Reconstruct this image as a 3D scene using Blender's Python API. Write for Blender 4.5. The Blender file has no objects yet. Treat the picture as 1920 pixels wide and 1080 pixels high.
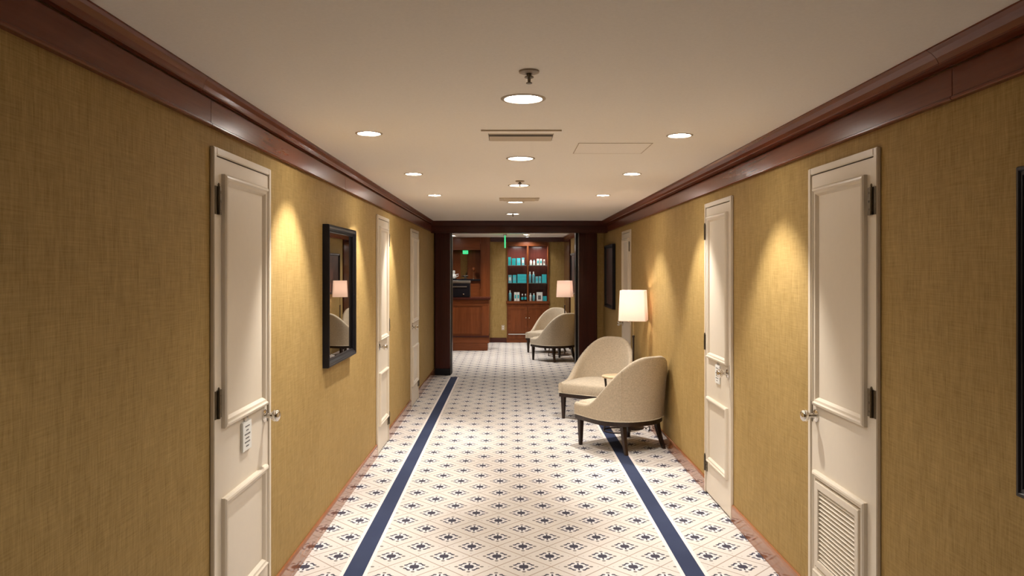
import bpy, bmesh, math, random
from mathutils import Vector, Matrix
random.seed(7)
PI = math.pi
S = bpy.context.scene
C = S.collection

# ------------------------------------------------------------------ camera, world, exposure
CAMZ = 1.63
cam = bpy.data.objects.new('camera', bpy.data.cameras.new('camera'))
C.objects.link(cam)
cam.location = (0, 0, CAMZ)
cam.rotation_euler = (PI/2, 0, 0)
cam.data.sensor_width = 36.0
cam.data.lens = 1450/1920*36
cam.data.shift_x = 5/1920
cam.data.shift_y = -35/1920
cam.data.clip_start = 0.05
S.camera = cam
w = bpy.data.worlds.new('world'); S.world = w
w.use_nodes = True
w.node_tree.nodes['Background'].inputs[0].default_value = (0, 0, 0, 1)
w.node_tree.nodes['Background'].inputs[1].default_value = 0.0
S.view_settings.view_transform = 'Standard'
S.view_settings.look = 'None'
S.view_settings.gamma = 1.0
S.view_settings.use_curve_mapping = False
S.view_settings.exposure = 0.0
S.cycles.use_denoising = True
S.cycles.max_bounces = 7
S.cycles.diffuse_bounces = 4
S.cycles.glossy_bounces = 3
S.cycles.use_adaptive_sampling = True
S.cycles.adaptive_threshold = 0.05
S.cycles.sample_clamp_indirect = 6.0
S.cycles.caustics_reflective = False
S.cycles.caustics_refractive = False

WARM = (1.0, 0.955, 0.90)
LAMPC = (1.0, 0.81, 0.72)
DISC_STR = 45.0
CEN_W = 62.0         # downlight beams      # centre downlight diffusers
WASH_W = 155.0        # wall washers
LAMP_L = 185.0       # floor lamp bulbs

# ------------------------------------------------------------------ layout (metres, camera over the origin looking +Y)
XL, XR = -1.16, 1.45          # corridor walls
ZC = 2.342                    # ceiling
Y0, YP = -2.2, 11.9           # back end, portal
XL2, XR2, Y2 = -2.6, 1.25, 17.25   # room beyond

# ------------------------------------------------------------------ node helpers
class X:
    """socket wrapper for arithmetic in node trees"""
    nt = None
    def __init__(s, v): s.v = v
    @staticmethod
    def op(kind, *a):
        n = X.nt.nodes.new('ShaderNodeMath'); n.operation = kind
        for i, q in enumerate(a):
            q = q.v if isinstance(q, X) else q
            if isinstance(q, (int, float)): n.inputs[i].default_value = q
            else: X.nt.links.new(q, n.inputs[i])
        return X(n.outputs[0])
    def __add__(s, o): return X.op('ADD', s, o)
    def __radd__(s, o): return X.op('ADD', o, s)
    def __sub__(s, o): return X.op('SUBTRACT', s, o)
    def __rsub__(s, o): return X.op('SUBTRACT', o, s)
    def __mul__(s, o): return X.op('MULTIPLY', s, o)
    def __rmul__(s, o): return X.op('MULTIPLY', o, s)
    def __truediv__(s, o): return X.op('DIVIDE', s, o)
    def lt(s, o): return X.op('LESS_THAN', s, o)
    def gt(s, o): return X.op('GREATER_THAN', s, o)
    def abs(s): return X.op('ABSOLUTE', s)
    def fract(s): return X.op('FRACT', s)
    def sqrt(s): return X.op('SQRT', s)
    def max(s, o): return X.op('MAXIMUM', s, o)
    def min(s, o): return X.op('MINIMUM', s, o)
    def clamp(s): return s.max(0.0).min(1.0)

def mixc(nt, fac, a, b):
    n = nt.nodes.new('ShaderNodeMix'); n.data_type = 'RGBA'
    def put(q, i):
        q = q.v if isinstance(q, X) else q
        if isinstance(q, (int, float)): n.inputs[i].default_value = q
        elif isinstance(q, tuple): n.inputs[i].default_value = (*q, 1)
        else: nt.links.new(q, n.inputs[i])
    put(fac, 0); put(a, 6); put(b, 7)
    return n.outputs[2]

def coord(nt, scale, kind='Object'):
    tc = nt.nodes.new('ShaderNodeTexCoord')
    mp = nt.nodes.new('ShaderNodeMapping')
    mp.inputs['Scale'].default_value = scale
    nt.links.new(tc.outputs[kind], mp.inputs[0])
    return mp.outputs[0]

def noise(nt, vec, scale=1.0, detail=3.0, rough=0.55):
    n = nt.nodes.new('ShaderNodeTexNoise')
    n.inputs['Scale'].default_value = scale
    n.inputs['Detail'].default_value = detail
    n.inputs['Roughness'].default_value = rough
    nt.links.new(vec, n.inputs['Vector'])
    return n.outputs[0]

def new_mat(name, base=(.5, .5, .5), rough=.5, metal=0.0, spec=.5, coat=0.0):
    m = bpy.data.materials.new(name); m.use_nodes = True
    b = m.node_tree.nodes['Principled BSDF']
    b.inputs['Base Color'].default_value = (*base, 1)
    b.inputs['Roughness'].default_value = rough
    b.inputs['Metallic'].default_value = metal
    b.inputs['Specular IOR Level'].default_value = spec
    b.inputs['Coat Weight'].default_value = coat
    b.inputs['Coat Roughness'].default_value = .12
    return m, m.node_tree, b

def bump(nt, b, h, strength=.2, dist=.002):
    n = nt.nodes.new('ShaderNodeBump')
    n.inputs['Strength'].default_value = strength
    n.inputs['Distance'].default_value = dist
    nt.links.new(h.v if isinstance(h, X) else h, n.inputs['Height'])
    nt.links.new(n.outputs[0], b.inputs['Normal'])

def speck(name, base, rough, amt=.12, scale=(40, 40, 40), spec=.5, coat=0.0, bstr=.1, bd=.001, metal=0.0, kind='Object'):
    """plain coloured material with a fine procedural variation and relief"""
    m, nt, b = new_mat(name, base, rough, metal, spec, coat)
    n = noise(nt, coord(nt, scale, kind), 1.0, 4)
    lo = tuple(c*(1-amt) for c in base); hi = tuple(min(1, c*(1+amt)) for c in base)
    nt.links.new(mixc(nt, n, lo, hi), b.inputs['Base Color'])
    if bstr: bump(nt, b, n, bstr, bd)
    return m

def mat_wallpaper():
    m, nt, b = new_mat('woven_wallcovering', (.4, .28, .12), .72, spec=.25)
    X.nt = nt
    v = X(noise(nt, coord(nt, (190, 190, 16)), 1, 3, .6))
    h = X(noise(nt, coord(nt, (7, 7, 260)), 1, 3, .6))
    big = X(noise(nt, coord(nt, (30, 30, 5)), 1, 2))
    f = ((v*.62 + h*.42 + big*.22 - .63)*2.3 + .5).clamp()
    nt.links.new(mixc(nt, f, (.262, .166, .046), (.480, .325, .124)), b.inputs['Base Color'])
    bump(nt, b, v*.6 + h*.6, .18, .0015)
    return m

def mat_wood(name, dark, light, axis='y', rough=.22, coat=.15, freq=1.0, spec=.22):
    m, nt, b = new_mat(name, light, rough, coat=coat, spec=spec)
    X.nt = nt
    st = {'x': (.7, 14, 14), 'y': (14, .7, 14), 'z': (14, 14, .7)}[axis]
    st = tuple(q*freq for q in st)
    n1 = X(noise(nt, coord(nt, st), 1, 5, .6))
    n2 = X(noise(nt, coord(nt, tuple(q*6 for q in st)), 1, 3, .6))
    f = ((n1*.75 + n2*.35 - .55)*3.0 + .5).clamp()
    nt.links.new(mixc(nt, f, dark, light), b.inputs['Base Color'])
    return m

def mat_fabric(name, base, amt=.16):
    m, nt, b = new_mat(name, base, .85, spec=.2)
    X.nt = nt
    a = X(noise(nt, coord(nt, (420, 420, 45)), 1, 2))
    c = X(noise(nt, coord(nt, (45, 45, 420)), 1, 2))
    f = ((a + c - 1.0)*2.2 + .5).clamp()
    nt.links.new(mixc(nt, f, tuple(q*(1-amt*1.6) for q in base), tuple(q*(1+amt) for q in base)), b.inputs['Base Color'])
    b.inputs['Sheen Weight'].default_value = .15
    bump(nt, b, a + c, .25, .0008)
    return m

def mat_carpet():
    m, nt, b = new_mat('patterned_carpet', (.7, .6, .5), .93, spec=.12)
    X.nt = nt
    tc = nt.nodes.new('ShaderNodeTexCoord')
    sp = nt.nodes.new('ShaderNodeSeparateXYZ'); nt.links.new(tc.outputs['Object'], sp.inputs[0])
    x, y = X(sp.outputs[0]), X(sp.outputs[1])
    px, py = .300, .312
    u = (x - .079)/px; v = (y - 4.239)/py
    fa = (u + v + 100.5).fract() - .5
    fb = (u - v + 100.5).fract() - .5
    du = (fa + fb)*(px/2); dv = (fa - fb)*(py/2)
    p, q = du.abs(), dv.abs()
    def ell(cx, cy, rx, ry):
        a = (p - cx)/rx; c = (q - cy)/ry
        return (a*a + c*c).lt(1.0)
    def seg(x0, y0, x1, y1, r):
        dx, dy = x1-x0, y1-y0; L = dx*dx + dy*dy
        t = (((p - x0)*dx + (q - y0)*dy)/L).clamp()
        ex = p - x0 - t*dx; ey = q - y0 - t*dy
        return (ex*ex + ey*ey).sqrt().lt(r)
    a4 = p/.0255; b4 = q/.0265; a4 = a4*a4; b4 = b4*b4
    mot = (a4*a4 + b4*b4).lt(1.0)
    mot = mot.max(p.lt(.0045)*q.lt(.052))
    mot = mot.max(seg(.048, .024, .028, .046, .0052)).max(ell(.049, .0225, .0105, .0085)).max(ell(.0265, .0465, .0105, .0085))
    dots = ell(.070, 0, .0110, .0085).max(ell(0, .0705, .0105, .0085)).max(q.lt(.0028)*p.lt(.046))
    halo = ell(0, 0, .052, .060)
    l1 = (.5 - fa.abs()); l2 = (.5 - fb.abs())
    line = l1.lt(.0165).max(l2.lt(.0165))
    tiny = ell(.108, 0, .005, .006).max(ell(0, .112, .005, .006))
    cor = y.lt(11.7)
    def band(x0, x1): return x.gt(x0)*x.lt(x1)*cor
    white = band(-.905, -.760).max(band(.915, 1.065))
    navy = band(-.885, -.781).max(band(.937, 1.042))
    pile = X(noise(nt, coord(nt, (330, 330, 330)), 1, 3))
    worn = X(noise(nt, coord(nt, (2.2, 2.2, 2.2)), 1, 4))
    ground = mixc(nt, worn, (.690, .640, .590), (.765, .715, .665))
    c = mixc(nt, halo*.6, ground, (.84, .83, .85))
    c = mixc(nt, tiny*.35, c, (.25, .2, .2))
    c = mixc(nt, line*.72, c, (.30, .205, .145))
    c = mixc(nt, dots*.85, c, (.085, .068, .062))
    c = mixc(nt, mot*.96, c, (.040, .040, .068))
    c = mixc(nt, white, c, (.86, .80, .76))
    nv = mixc(nt, worn, (.024, .036, .085), (.050, .068, .130))
    c = mixc(nt, navy, c, nv)
    seam = (y - 11.7).abs().lt(.016)
    c = mixc(nt, seam*.8, c, (.06, .045, .04))
    c = mixc(nt, (pile - .35)*.55, c, (.10, .075, .06))
    nt.links.new(c, b.inputs['Base Color'])
    bump(nt, b, pile, .35, .004)
    return m

def mat_emit(name, col, strength, base=(.9, .9, .9)):
    m, nt, b = new_mat(name, base, .4)
    b.inputs['Emission Color'].default_value = (*col, 1)
    b.inputs['Emission Strength'].default_value = strength
    return m

def mat_shade():
    m, nt, b = new_mat('linen_shade', (.86, .78, .70), .9)
    out = nt.nodes['Material Output']
    tr = nt.nodes.new('ShaderNodeBsdfTranslucent')
    n = noise(nt, coord(nt, (160, 160, 160)), 1, 2)
    col = mixc(nt, n, (.80, .70, .63), (.88, .79, .72))
    nt.links.new(col, tr.inputs[0]); nt.links.new(col, b.inputs['Base Color'])
    mx = nt.nodes.new('ShaderNodeMixShader'); mx.inputs[0].default_value = .55
    nt.links.new(b.outputs[0], mx.inputs[1]); nt.links.new(tr.outputs[0], mx.inputs[2])
    nt.links.new(mx.outputs[0], out.inputs[0])
    return m

def mat_glass():
    m, nt, b = new_mat('shelf_glass', (.55, .75, .70), .05)
    out = nt.nodes['Material Output']
    tr = nt.nodes.new('ShaderNodeBsdfTransparent'); tr.inputs[0].default_value = (.90, .97, .95, 1)
    mx = nt.nodes.new('ShaderNodeMixShader'); mx.inputs[0].default_value = .82
    nt.links.new(b.outputs[0], mx.inputs[1]); nt.links.new(tr.outputs[0], mx.inputs[2])
    nt.links.new(mx.outputs[0], out.inputs[0])
    return m

M = {
 'wall': mat_wallpaper(),
 'ceil': speck('stippled_ceiling_paint', (.94, .885, .815), .8, .05, (90, 90, 90), spec=.2, bstr=.15, bd=.002),
 'mah': mat_wood('polished_mahogany', (.130, .028, .011), (.190, .045, .018), 'y', rough=.27, coat=.12),
 'mahx': mat_wood('polished_mahogany_cross', (.050, .013, .009), (.085, .023, .015), 'x'),
 'mahz': mat_wood('polished_mahogany_upright', (.050, .013, .010), (.085, .022, .016), 'z'),
 'base': mat_wood('gloss_baseboard_wood', (.24, .085, .030), (.34, .135, .055), 'y', rough=.10, coat=.25, spec=.35),
 'cherry': mat_wood('cherry_joinery', (.135, .036, .010), (.24, .070, .021), 'z', rough=.3, coat=.1),
 'cherryx': mat_wood('cherry_joinery_cross', (.135, .036, .010), (.24, .070, .021), 'x', rough=.3, coat=.1),
 'door': speck('white_door_enamel', (.725, .640, .520), .34, .03, (25, 25, 25), bstr=.03),
 'chrome': speck('chrome', (.78, .75, .70), .10, .05, (60, 60, 60), metal=1.0, bstr=0),
 'hinge': speck('aged_bronze_hinge', (.17, .14, .10), .35, .25, (80, 80, 80), metal=.9, bstr=.1),
 'black': speck('black_lacquer', (.010, .009, .012), .30, .3, (30, 30, 30), spec=.25),
 'mirror': new_mat('mirror_silver', (.80, .77, .72), .012, 1.0)[0],
 'fabric': mat_fabric('cream_woven_upholstery', (.56, .475, .355)),
 'welt': mat_fabric('cream_welt', (.68, .60, .47)),
 'legw': mat_wood('espresso_wood', (.018, .010, .008), (.045, .024, .016), 'z', rough=.3, coat=.3),
 'tabletop': mat_wood('pale_table_wood', (.50, .36, .20), (.66, .52, .34), 'x', rough=.3),
 'shade': mat_shade(),
 'brass': speck('brushed_nickel_pole', (.62, .54, .42), .25, .1, (90, 90, 10), metal=1.0, bstr=0),
 'bulb': mat_emit('warm_bulb', LAMPC, LAMP_L),
 'disc': mat_emit('opal_diffuser', WARM, DISC_STR),
 'spot': mat_emit('reflector_lamp', WARM, 260),
 'spotoff': mat_emit('dim_reflector_lamp', WARM, 3),
 'ring': speck('painted_trim_ring', (.42, .33, .24), .4, .08, (60, 60, 60)),
 'can': speck('satin_reflector', (.75, .68, .58), .3, .05, (60, 60, 60), metal=.7, bstr=0),
 'slot': speck('vent_slot_dark', (.07, .05, .03), .8, .2, (50, 50, 50)),
 'vent': speck('vent_paint', (.55, .45, .33), .6, .05, (60, 60, 60)),
 'teal': speck('teal_card', (.012, .34, .36), .45, .12, (60, 60, 60)),
 'aqua': speck('aqua_card', (.03, .46, .53), .45, .12, (60, 60, 60)),
 'paleaqua': speck('pale_aqua_plastic', (.16, .46, .54), .35, .12, (60, 60, 60)),
 'white': speck('white_plastic', (.80, .80, .76), .4, .05, (60, 60, 60)),
 'amber': speck('dark_brown_bottle', (.05, .02, .012), .2, .2, (60, 60, 60)),
 'print': speck('grey_print', (.13, .12, .12), .7, .3, (200, 200, 200)),
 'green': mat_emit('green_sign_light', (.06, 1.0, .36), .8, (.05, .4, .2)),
 'steel': speck('brushed_steel', (.55, .53, .50), .28, .1, (8, 8, 90), metal=1.0, bstr=0),
 'glass': mat_glass(),
 'cord': speck('black_cord', (.01, .01, .01), .5, .2, (90, 90, 90)),
 'bulkp': speck('art_print_dark', (.07, .03, .02), .5, .9, (9, 9, 5), bstr=0),
 'carpet': mat_carpet(),
}

for k_ in ('green', 'spotoff'): M[k_].cycles.emission_sampling = 'NONE'

# ------------------------------------------------------------------ mesh helpers
class MB:
    def __init__(s): s.v, s.f = [], []
    def add(s, vs, fs):
        o = len(s.v); s.v += [tuple(q) for q in vs]; s.f += [tuple(i+o for i in f) for f in fs]
        return s
    def box(s, x0, x1, y0, y1, z0, z1):
        vs = [(x, y, z) for z in (z0, z1) for y in (y0, y1) for x in (x0, x1)]
        return s.add(vs, [(0, 2, 3, 1), (4, 5, 7, 6), (0, 1, 5, 4), (2, 6, 7, 3), (0, 4, 6, 2), (1, 3, 7, 5)])
    def lathe(s, prof, c=(0, 0, 0), n=24, axis='z', close=True):
        vs, fs = [], []
        for r, h in prof:
            for k in range(n):
                a = 2*PI*k/n
                p = (r*math.cos(a), r*math.sin(a), h)
                if axis == 'x': p = (h, p[0], p[1])
                elif axis == 'y': p = (p[0], h, p[1])
                vs.append((p[0]+c[0], p[1]+c[1], p[2]+c[2]))
        for j in range(len(prof)-1):
            for k in range(n):
                k2 = (k+1) % n
                fs.append((j*n+k, j*n+k2, (j+1)*n+k2, (j+1)*n+k))
        if close:
            fs.append(tuple(range(n-1, -1, -1)))
            fs.append(tuple((len(prof)-1)*n+k for k in range(n)))
        return s.add(vs, fs)
    def tube(s, pts, r, n=8, closed=False):
        pts = [Vector(p) for p in pts]
        vs, fs = [], []
        m = len(pts)
        rs = r if isinstance(r, (list, tuple)) else [r]*m
        for i, p in enumerate(pts):
            a = pts[(i-1) % m] if (closed or i > 0) else p
            b = pts[(i+1) % m] if (closed or i < m-1) else p
            t = (b-a).normalized()
            ref = Vector((0, 0, 1)) if abs(t.z) < .9 else Vector((1, 0, 0))
            e1 = t.cross(ref).normalized(); e2 = t.cross(e1)
            for k in range(n):
                q = p + (e1*math.cos(2*PI*k/n) + e2*math.sin(2*PI*k/n))*rs[i]
                vs.append(tuple(q))
        for i in range(m if closed else m-1):
            j = (i+1) % m
            for k in range(n):
                k2 = (k+1) % n
                fs.append((i*n+k, i*n+k2, j*n+k2, j*n+k))
        if not closed:
            fs.append(tuple(range(n-1, -1, -1))); fs.append(tuple((m-1)*n+k for k in range(n)))
        return s.add(vs, fs)
    def sweep(s, prof, path):
        """closed profile list of offset functions; path gives rings already as vertex lists"""
        n = len(path[0]); vs = [p for ring in path for p in ring]; fs = []
        for i in range(len(path)-1):
            for k in range(n):
                k2 = (k+1) % n
                fs.append((i*n+k, i*n+k2, (i+1)*n+k2, (i+1)*n+k))
        fs.append(tuple(range(n-1, -1, -1))); fs.append(tuple((len(path)-1)*n+k for k in range(n)))
        return s.add(vs, fs)
    def prism(s, poly, z0, z1):
        n = len(poly)
        vs = [(x, y, z0) for x, y in poly] + [(x, y, z1) for x, y in poly]
        fs = [tuple(range(n-1, -1, -1)), tuple(range(n, 2*n))] + [(k, (k+1) % n, n+(k+1) % n, n+k) for k in range(n)]
        return s.add(vs, fs)
    def extr_y(s, poly_xz, y0, y1):
        n = len(poly_xz)
        vs = [(x, y0, z) for x, z in poly_xz] + [(x, y1, z) for x, z in poly_xz]
        fs = [tuple(range(n)), tuple(range(2*n-1, n-1, -1))] + [(k, n+k, n+(k+1) % n, (k+1) % n) for k in range(n)]
        return s.add(vs, fs)
    def extr_x(s, poly_yz, x0, x1):
        n = len(poly_yz)
        vs = [(x0, y, z) for y, z in poly_yz] + [(x1, y, z) for y, z in poly_yz]
        fs = [tuple(range(n)), tuple(range(2*n-1, n-1, -1))] + [(k, n+k, n+(k+1) % n, (k+1) % n) for k in range(n)]
        return s.add(vs, fs)
    def mesh(s, name, mat, bev=0.0, smooth=False, seg=2):
        me = bpy.data.meshes.new(name)
        me.from_pydata(s.v, [], s.f)
        bm = bmesh.new(); bm.from_mesh(me)
        bmesh.ops.recalc_face_normals(bm, faces=bm.faces)
        if bev:
            bmesh.ops.bevel(bm, geom=[e for e in bm.edges if len(e.link_faces) == 2 and e.calc_face_angle(0) > .5], offset=bev, segments=seg, affect='EDGES', clamp_overlap=True)
        bm.to_mesh(me); bm.free()
        me.materials.append(M[mat] if isinstance(mat, str) else mat)
        if smooth:
            me.polygons.foreach_set('use_smooth', [True]*len(me.polygons))
            me.set_sharp_from_angle(angle=math.radians(50))
        return me
    def build(s, name, mat, parent=None, bev=0.0, smooth=False, loc=None):
        o = bpy.data.objects.new(name, s.mesh(name, mat, bev, smooth))
        C.objects.link(o); o.parent = parent
        if loc: o.location = loc
        return o

def tag(o, label=None, cat=None, group=None, kind=None):
    if label: o['label'] = label
    if cat: o['category'] = cat
    if group: o['group'] = group
    if kind: o['kind'] = kind
    return o
def thing(name, loc=(0, 0, 0), rz=0.0, label=None, cat=None, group=None, kind=None):
    o = bpy.data.objects.new(name, None); C.objects.link(o)
    o.empty_display_size = .1
    o.location = loc; o.rotation_euler = (0, 0, rz)
    return tag(o, label, cat, group, kind)
def part(name, me, parent, loc=(0, 0, 0), rot=None):
    o = bpy.data.objects.new(name, me); C.objects.link(o); o.parent = parent; o.location = loc
    if rot: o.rotation_euler = rot
    return o
def copy_tree(o, parent=None):
    c = o.copy(); C.objects.link(c); c.parent = parent
    for ch in list(o.children): copy_tree(ch, c)
    return c
def lamp(name, kind, loc, parent, energy, color, radius, size=None, blend=None, rot=(0, 0, 0)):
    d = bpy.data.lights.new(name, kind); d.energy = energy; d.color = color; d.shadow_soft_size = radius
    if kind == 'SPOT': d.spot_size = size; d.spot_blend = blend
    o = bpy.data.objects.new(name, d); C.objects.link(o); o.parent = parent; o.location = loc; o.rotation_euler = rot
    return o

# ------------------------------------------------------------------ the shell
def st(o, label, cat): return tag(o, label, cat, kind='structure')
fl = MB().add([(XL-.2, Y0, 0), (XR+.2, Y0, 0), (XR+.2, 12.1, 0), (XL-.2, 12.1, 0), (XL2-.2, 12.1, 0), (XL2-.2, Y2+.6, 0), (XR+.2, Y2+.6, 0)],
              [(0, 1, 2, 3), (4, 3, 2, 6, 5)]).build('floor', 'carpet')
st(fl, 'cream carpet with navy diamond motifs and two navy border stripes', 'carpet')
st(MB().box(XL-.15, XL, Y0, YP+.2, 0, ZC+.1).build('wall_left', 'wall'), 'olive gold woven wallcovering left of the corridor', 'wall')
st(MB().box(XR, XR+.15, Y0, YP+.2, 0, ZC+.1).build('wall_right', 'wall'), 'olive gold woven wallcovering right of the corridor', 'wall')
st(MB().box(XL, XR, Y0-.15, Y0, 0, ZC+.1).build('wall_front', 'wall'), 'olive gold wall closing the corridor behind the viewer', 'wall')
st(MB().box(XL2, XL-.15, 12.0, 12.1, 0, ZC+.1).build('wall_portal', 'wall'), 'wall beside the portal facing the reception room', 'wall')
st(MB().box(XL2-.15, XL2, 12.0, Y2+.4, 0, ZC+.1).build('wall_reception_left', 'cherry'), 'panelled wall at far left of the reception room', 'wall')
st(MB().box(XR2, XR2+.2, YP+.3, Y2+.1, 0, ZC+.1).build('wall_reception_right', 'wall'), 'gold wall beside the far pair of chairs', 'wall')
wb = MB()
wb.box(-.44, -.045, Y2, Y2+.15, 0, ZC+.1); wb.box(.875, XR2+.1, Y2, Y2+.15, 0, ZC+.1); wb.box(-.045, .875, Y2, Y2+.15, 2.24, ZC+.1)
st(wb.build('wall_back', 'wall'), 'olive wall on both sides of the lit display cabinet', 'wall')

# lights layout
CEN = [(.06, 1.51), (.058, 3.226), (.072, 4.96), (.082, 6.55), (.065, 8.19), (.045, 9.93)]  # first continues the row out of view, added to brighten the near end
WL = [(-.735, 4.05), (-.715, 5.77), (-.717, 7.43)]
WR = [(.905, 4.11), (.915, 5.77), (.90, 7.43)]
R2L = [(-.35, 13.6), (.45, 13.3), (-.55, 15.0), (.35, 15.9), (-1.2, 16.4)]
ce = MB().box(XL2-.2, XR+.2, Y0-.1, Y2+.6, ZC, ZC+.12).build('ceiling', 'ceil')
st(ce, 'low beige stippled ceiling with recessed downlights', 'ceiling')
cut = MB()
for x, y in CEN: cut.lathe([(.078, ZC-.02), (.078, ZC+.03)], (x, y, 0), 32)
for x, y in WL+WR+R2L: cut.lathe([(.060, ZC-.02), (.060, ZC+.075)], (x, y, 0), 32)
co = cut.build('cutter', 'ceil')
md = ce.modifiers.new('holes', 'BOOLEAN'); md.object = co; md.operation = 'DIFFERENCE'; md.solver = 'EXACT'
dg = bpy.context.evaluated_depsgraph_get()
me = bpy.data.meshes.new_from_object(ce.evaluated_get(dg)); ce.modifiers.clear(); ce.data = me
bpy.data.objects.remove(co)

# ------------------------------------------------------------------ friezes and crown mouldings (polished wood)
def crown_poly(xw, sgn, out):
    """profile (x,z) from the wall xw going inward (sgn) for the upper moulding"""
    pr = [(.006, ZC-.052), (out*.62, ZC-.052), (out*.62, ZC-.046), (out*.70, ZC-.030), (out*.86, ZC-.014), (out, ZC-.006), (out, ZC-.0005), (.006, ZC-.0005)]
    return [(xw + sgn*a, z) for a, z in pr]
def frieze_poly(xw, sgn):
    zb = 2.178
    pr = [(0, zb), (.022, zb), (.024, zb+.004), (.024, zb+.010), (.018, zb+.014), (.018, ZC-.064), (.004, ZC-.060), (.004, ZC-.0525), (0, ZC-.0525)]
    return [(xw + sgn*a, z) for a, z in pr]
def crown_run(name, xw, sgn, out, joints, cjoints, label):
    t = thing(name, label=label, cat='trim', kind='structure')
    for a, b in zip(joints[:-1], joints[1:]):
        MB().extr_y(frieze_poly(xw, sgn), a+.0012, b-.0012).build('frieze_board', 'mah', t, bev=.001)
    for a, b in zip(cjoints[:-1], cjoints[1:]):
        MB().extr_y(crown_poly(xw, sgn, out), a+.001, b-.001).build('crown_moulding', 'mah', t)
crown_run('trim_1', XL+.0005, 1, .050, [Y0, .55, 2.96, 5.38, 7.72, 10.1, 11.36], [Y0, .45, 2.85, 7.55, 11.36], 'polished mahogany frieze and crown along the left wall')
crown_run('trim_2', XR-.0005, -1, .100, [Y0, .1, 2.5, 4.9, 7.3, 9.7, 11.36], [Y0, .1, 2.5, 7.3, 11.36], 'polished mahogany frieze and crown along the right wall')

# baseboards between the doors
DL = [(2.993, 3.71), (6.728, 7.36), (9.04, 9.76)]
DR = [(3.015, 3.71), (5.0, 5.68), (9.18, 9.86)]
def base_run(name, xw, sgn, doors, y0, y1, label):
    t = thing(name, label=label, cat='baseboard', kind='structure')
    ys = [y0]
    for a, b in doors: ys += [a, b]
    ys.append(y1)
    for a, b in zip(ys[0::2], ys[1::2]):
        pr = [(0, .001), (.015, .001), (.015, .092), (.011, .104), (.004, .108), (0, .108)]
        MB().extr_y([(xw+sgn*p, z) for p, z in pr], a+.0005, b-.0005).build('board', 'base', t)
base_run('baseboard_left', XL+.0005, 1, DL, Y0, YP, 'glossy reddish wood baseboard under the left wall')
base_run('baseboard_right', XR-.0005, -1, DR, Y0, YP, 'glossy reddish wood baseboard under the right wall')

# portal: beam, pilasters, pocket door edges
t = thing('trim_3', label='dark mahogany beam across the end of the corridor', cat='beam', kind='structure')
MB().box(XL, XR, 11.40, 11.62, 2.168, ZC-.08).build('header_board', 'mahx', t, bev=.004)
MB().extr_x([(11.40, ZC-.0795), (11.37, ZC-.0795), (11.37, ZC-.068), (11.34, ZC-.03), (11.325, ZC-.012), (11.325, ZC-.0005), (11.40, ZC-.0005)], XL, XR).build('crown_moulding', 'mahx', t)
MB().box(XL, XR, 11.405, 11.62, ZC-.08, ZC-.0005).build('beam_core', 'mahx', t)
for nm, x0, x1, lab in (('trim_4', XL+.016, -.915, 'dark mahogany pilaster left of the portal'), ('trim_5', 1.075, XR-.10, 'dark mahogany pilaster right of the portal')):
    t = thing(nm, label=lab, cat='pilaster', kind='structure')
    MB().box(x0, x1, YP, 12.3, 0.10, ZC-.001).build('shaft', 'mahz', t, bev=.006)
    MB().box(x0-.012, x1+.012, YP-.015, 12.31, 0.001, .10).build('plinth', 'black', t, bev=.004)
st(MB().box(1.326, XR, YP+.02, 12.3, 0.001, ZC-.001).build('wall_portal_right', 'wall'), 'narrow gold wall strip right of the portal pilaster', 'wall')
st(MB().box(XR2, XR+.1, 12.305, 12.4, 0.001, ZC-.001).build('wall_portal_return', 'wall'), 'wall return behind the right portal pilaster', 'wall')
for nm, x0, x1, xc, lab in (('door_7', -.913, -.893, -.925, 'black sliding door edge with steel strip at left of portal'), ('door_8', 1.030, 1.073, 1.0745, 'black sliding door edge with steel strip at right of portal')):
    t = thing(nm, label=lab, cat='door', kind='structure')
    MB().box(x0, x1, 12.0, 12.22, .004, ZC-.002).build('door_edge', 'black', t, bev=.003)
    xs = (x0 - .0) if x0 < 0 else x1-.006
    MB().box(xs, xs+.006, 11.992, 12.0, .05, 2.33).build('edge_strip', 'steel', t)

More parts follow.
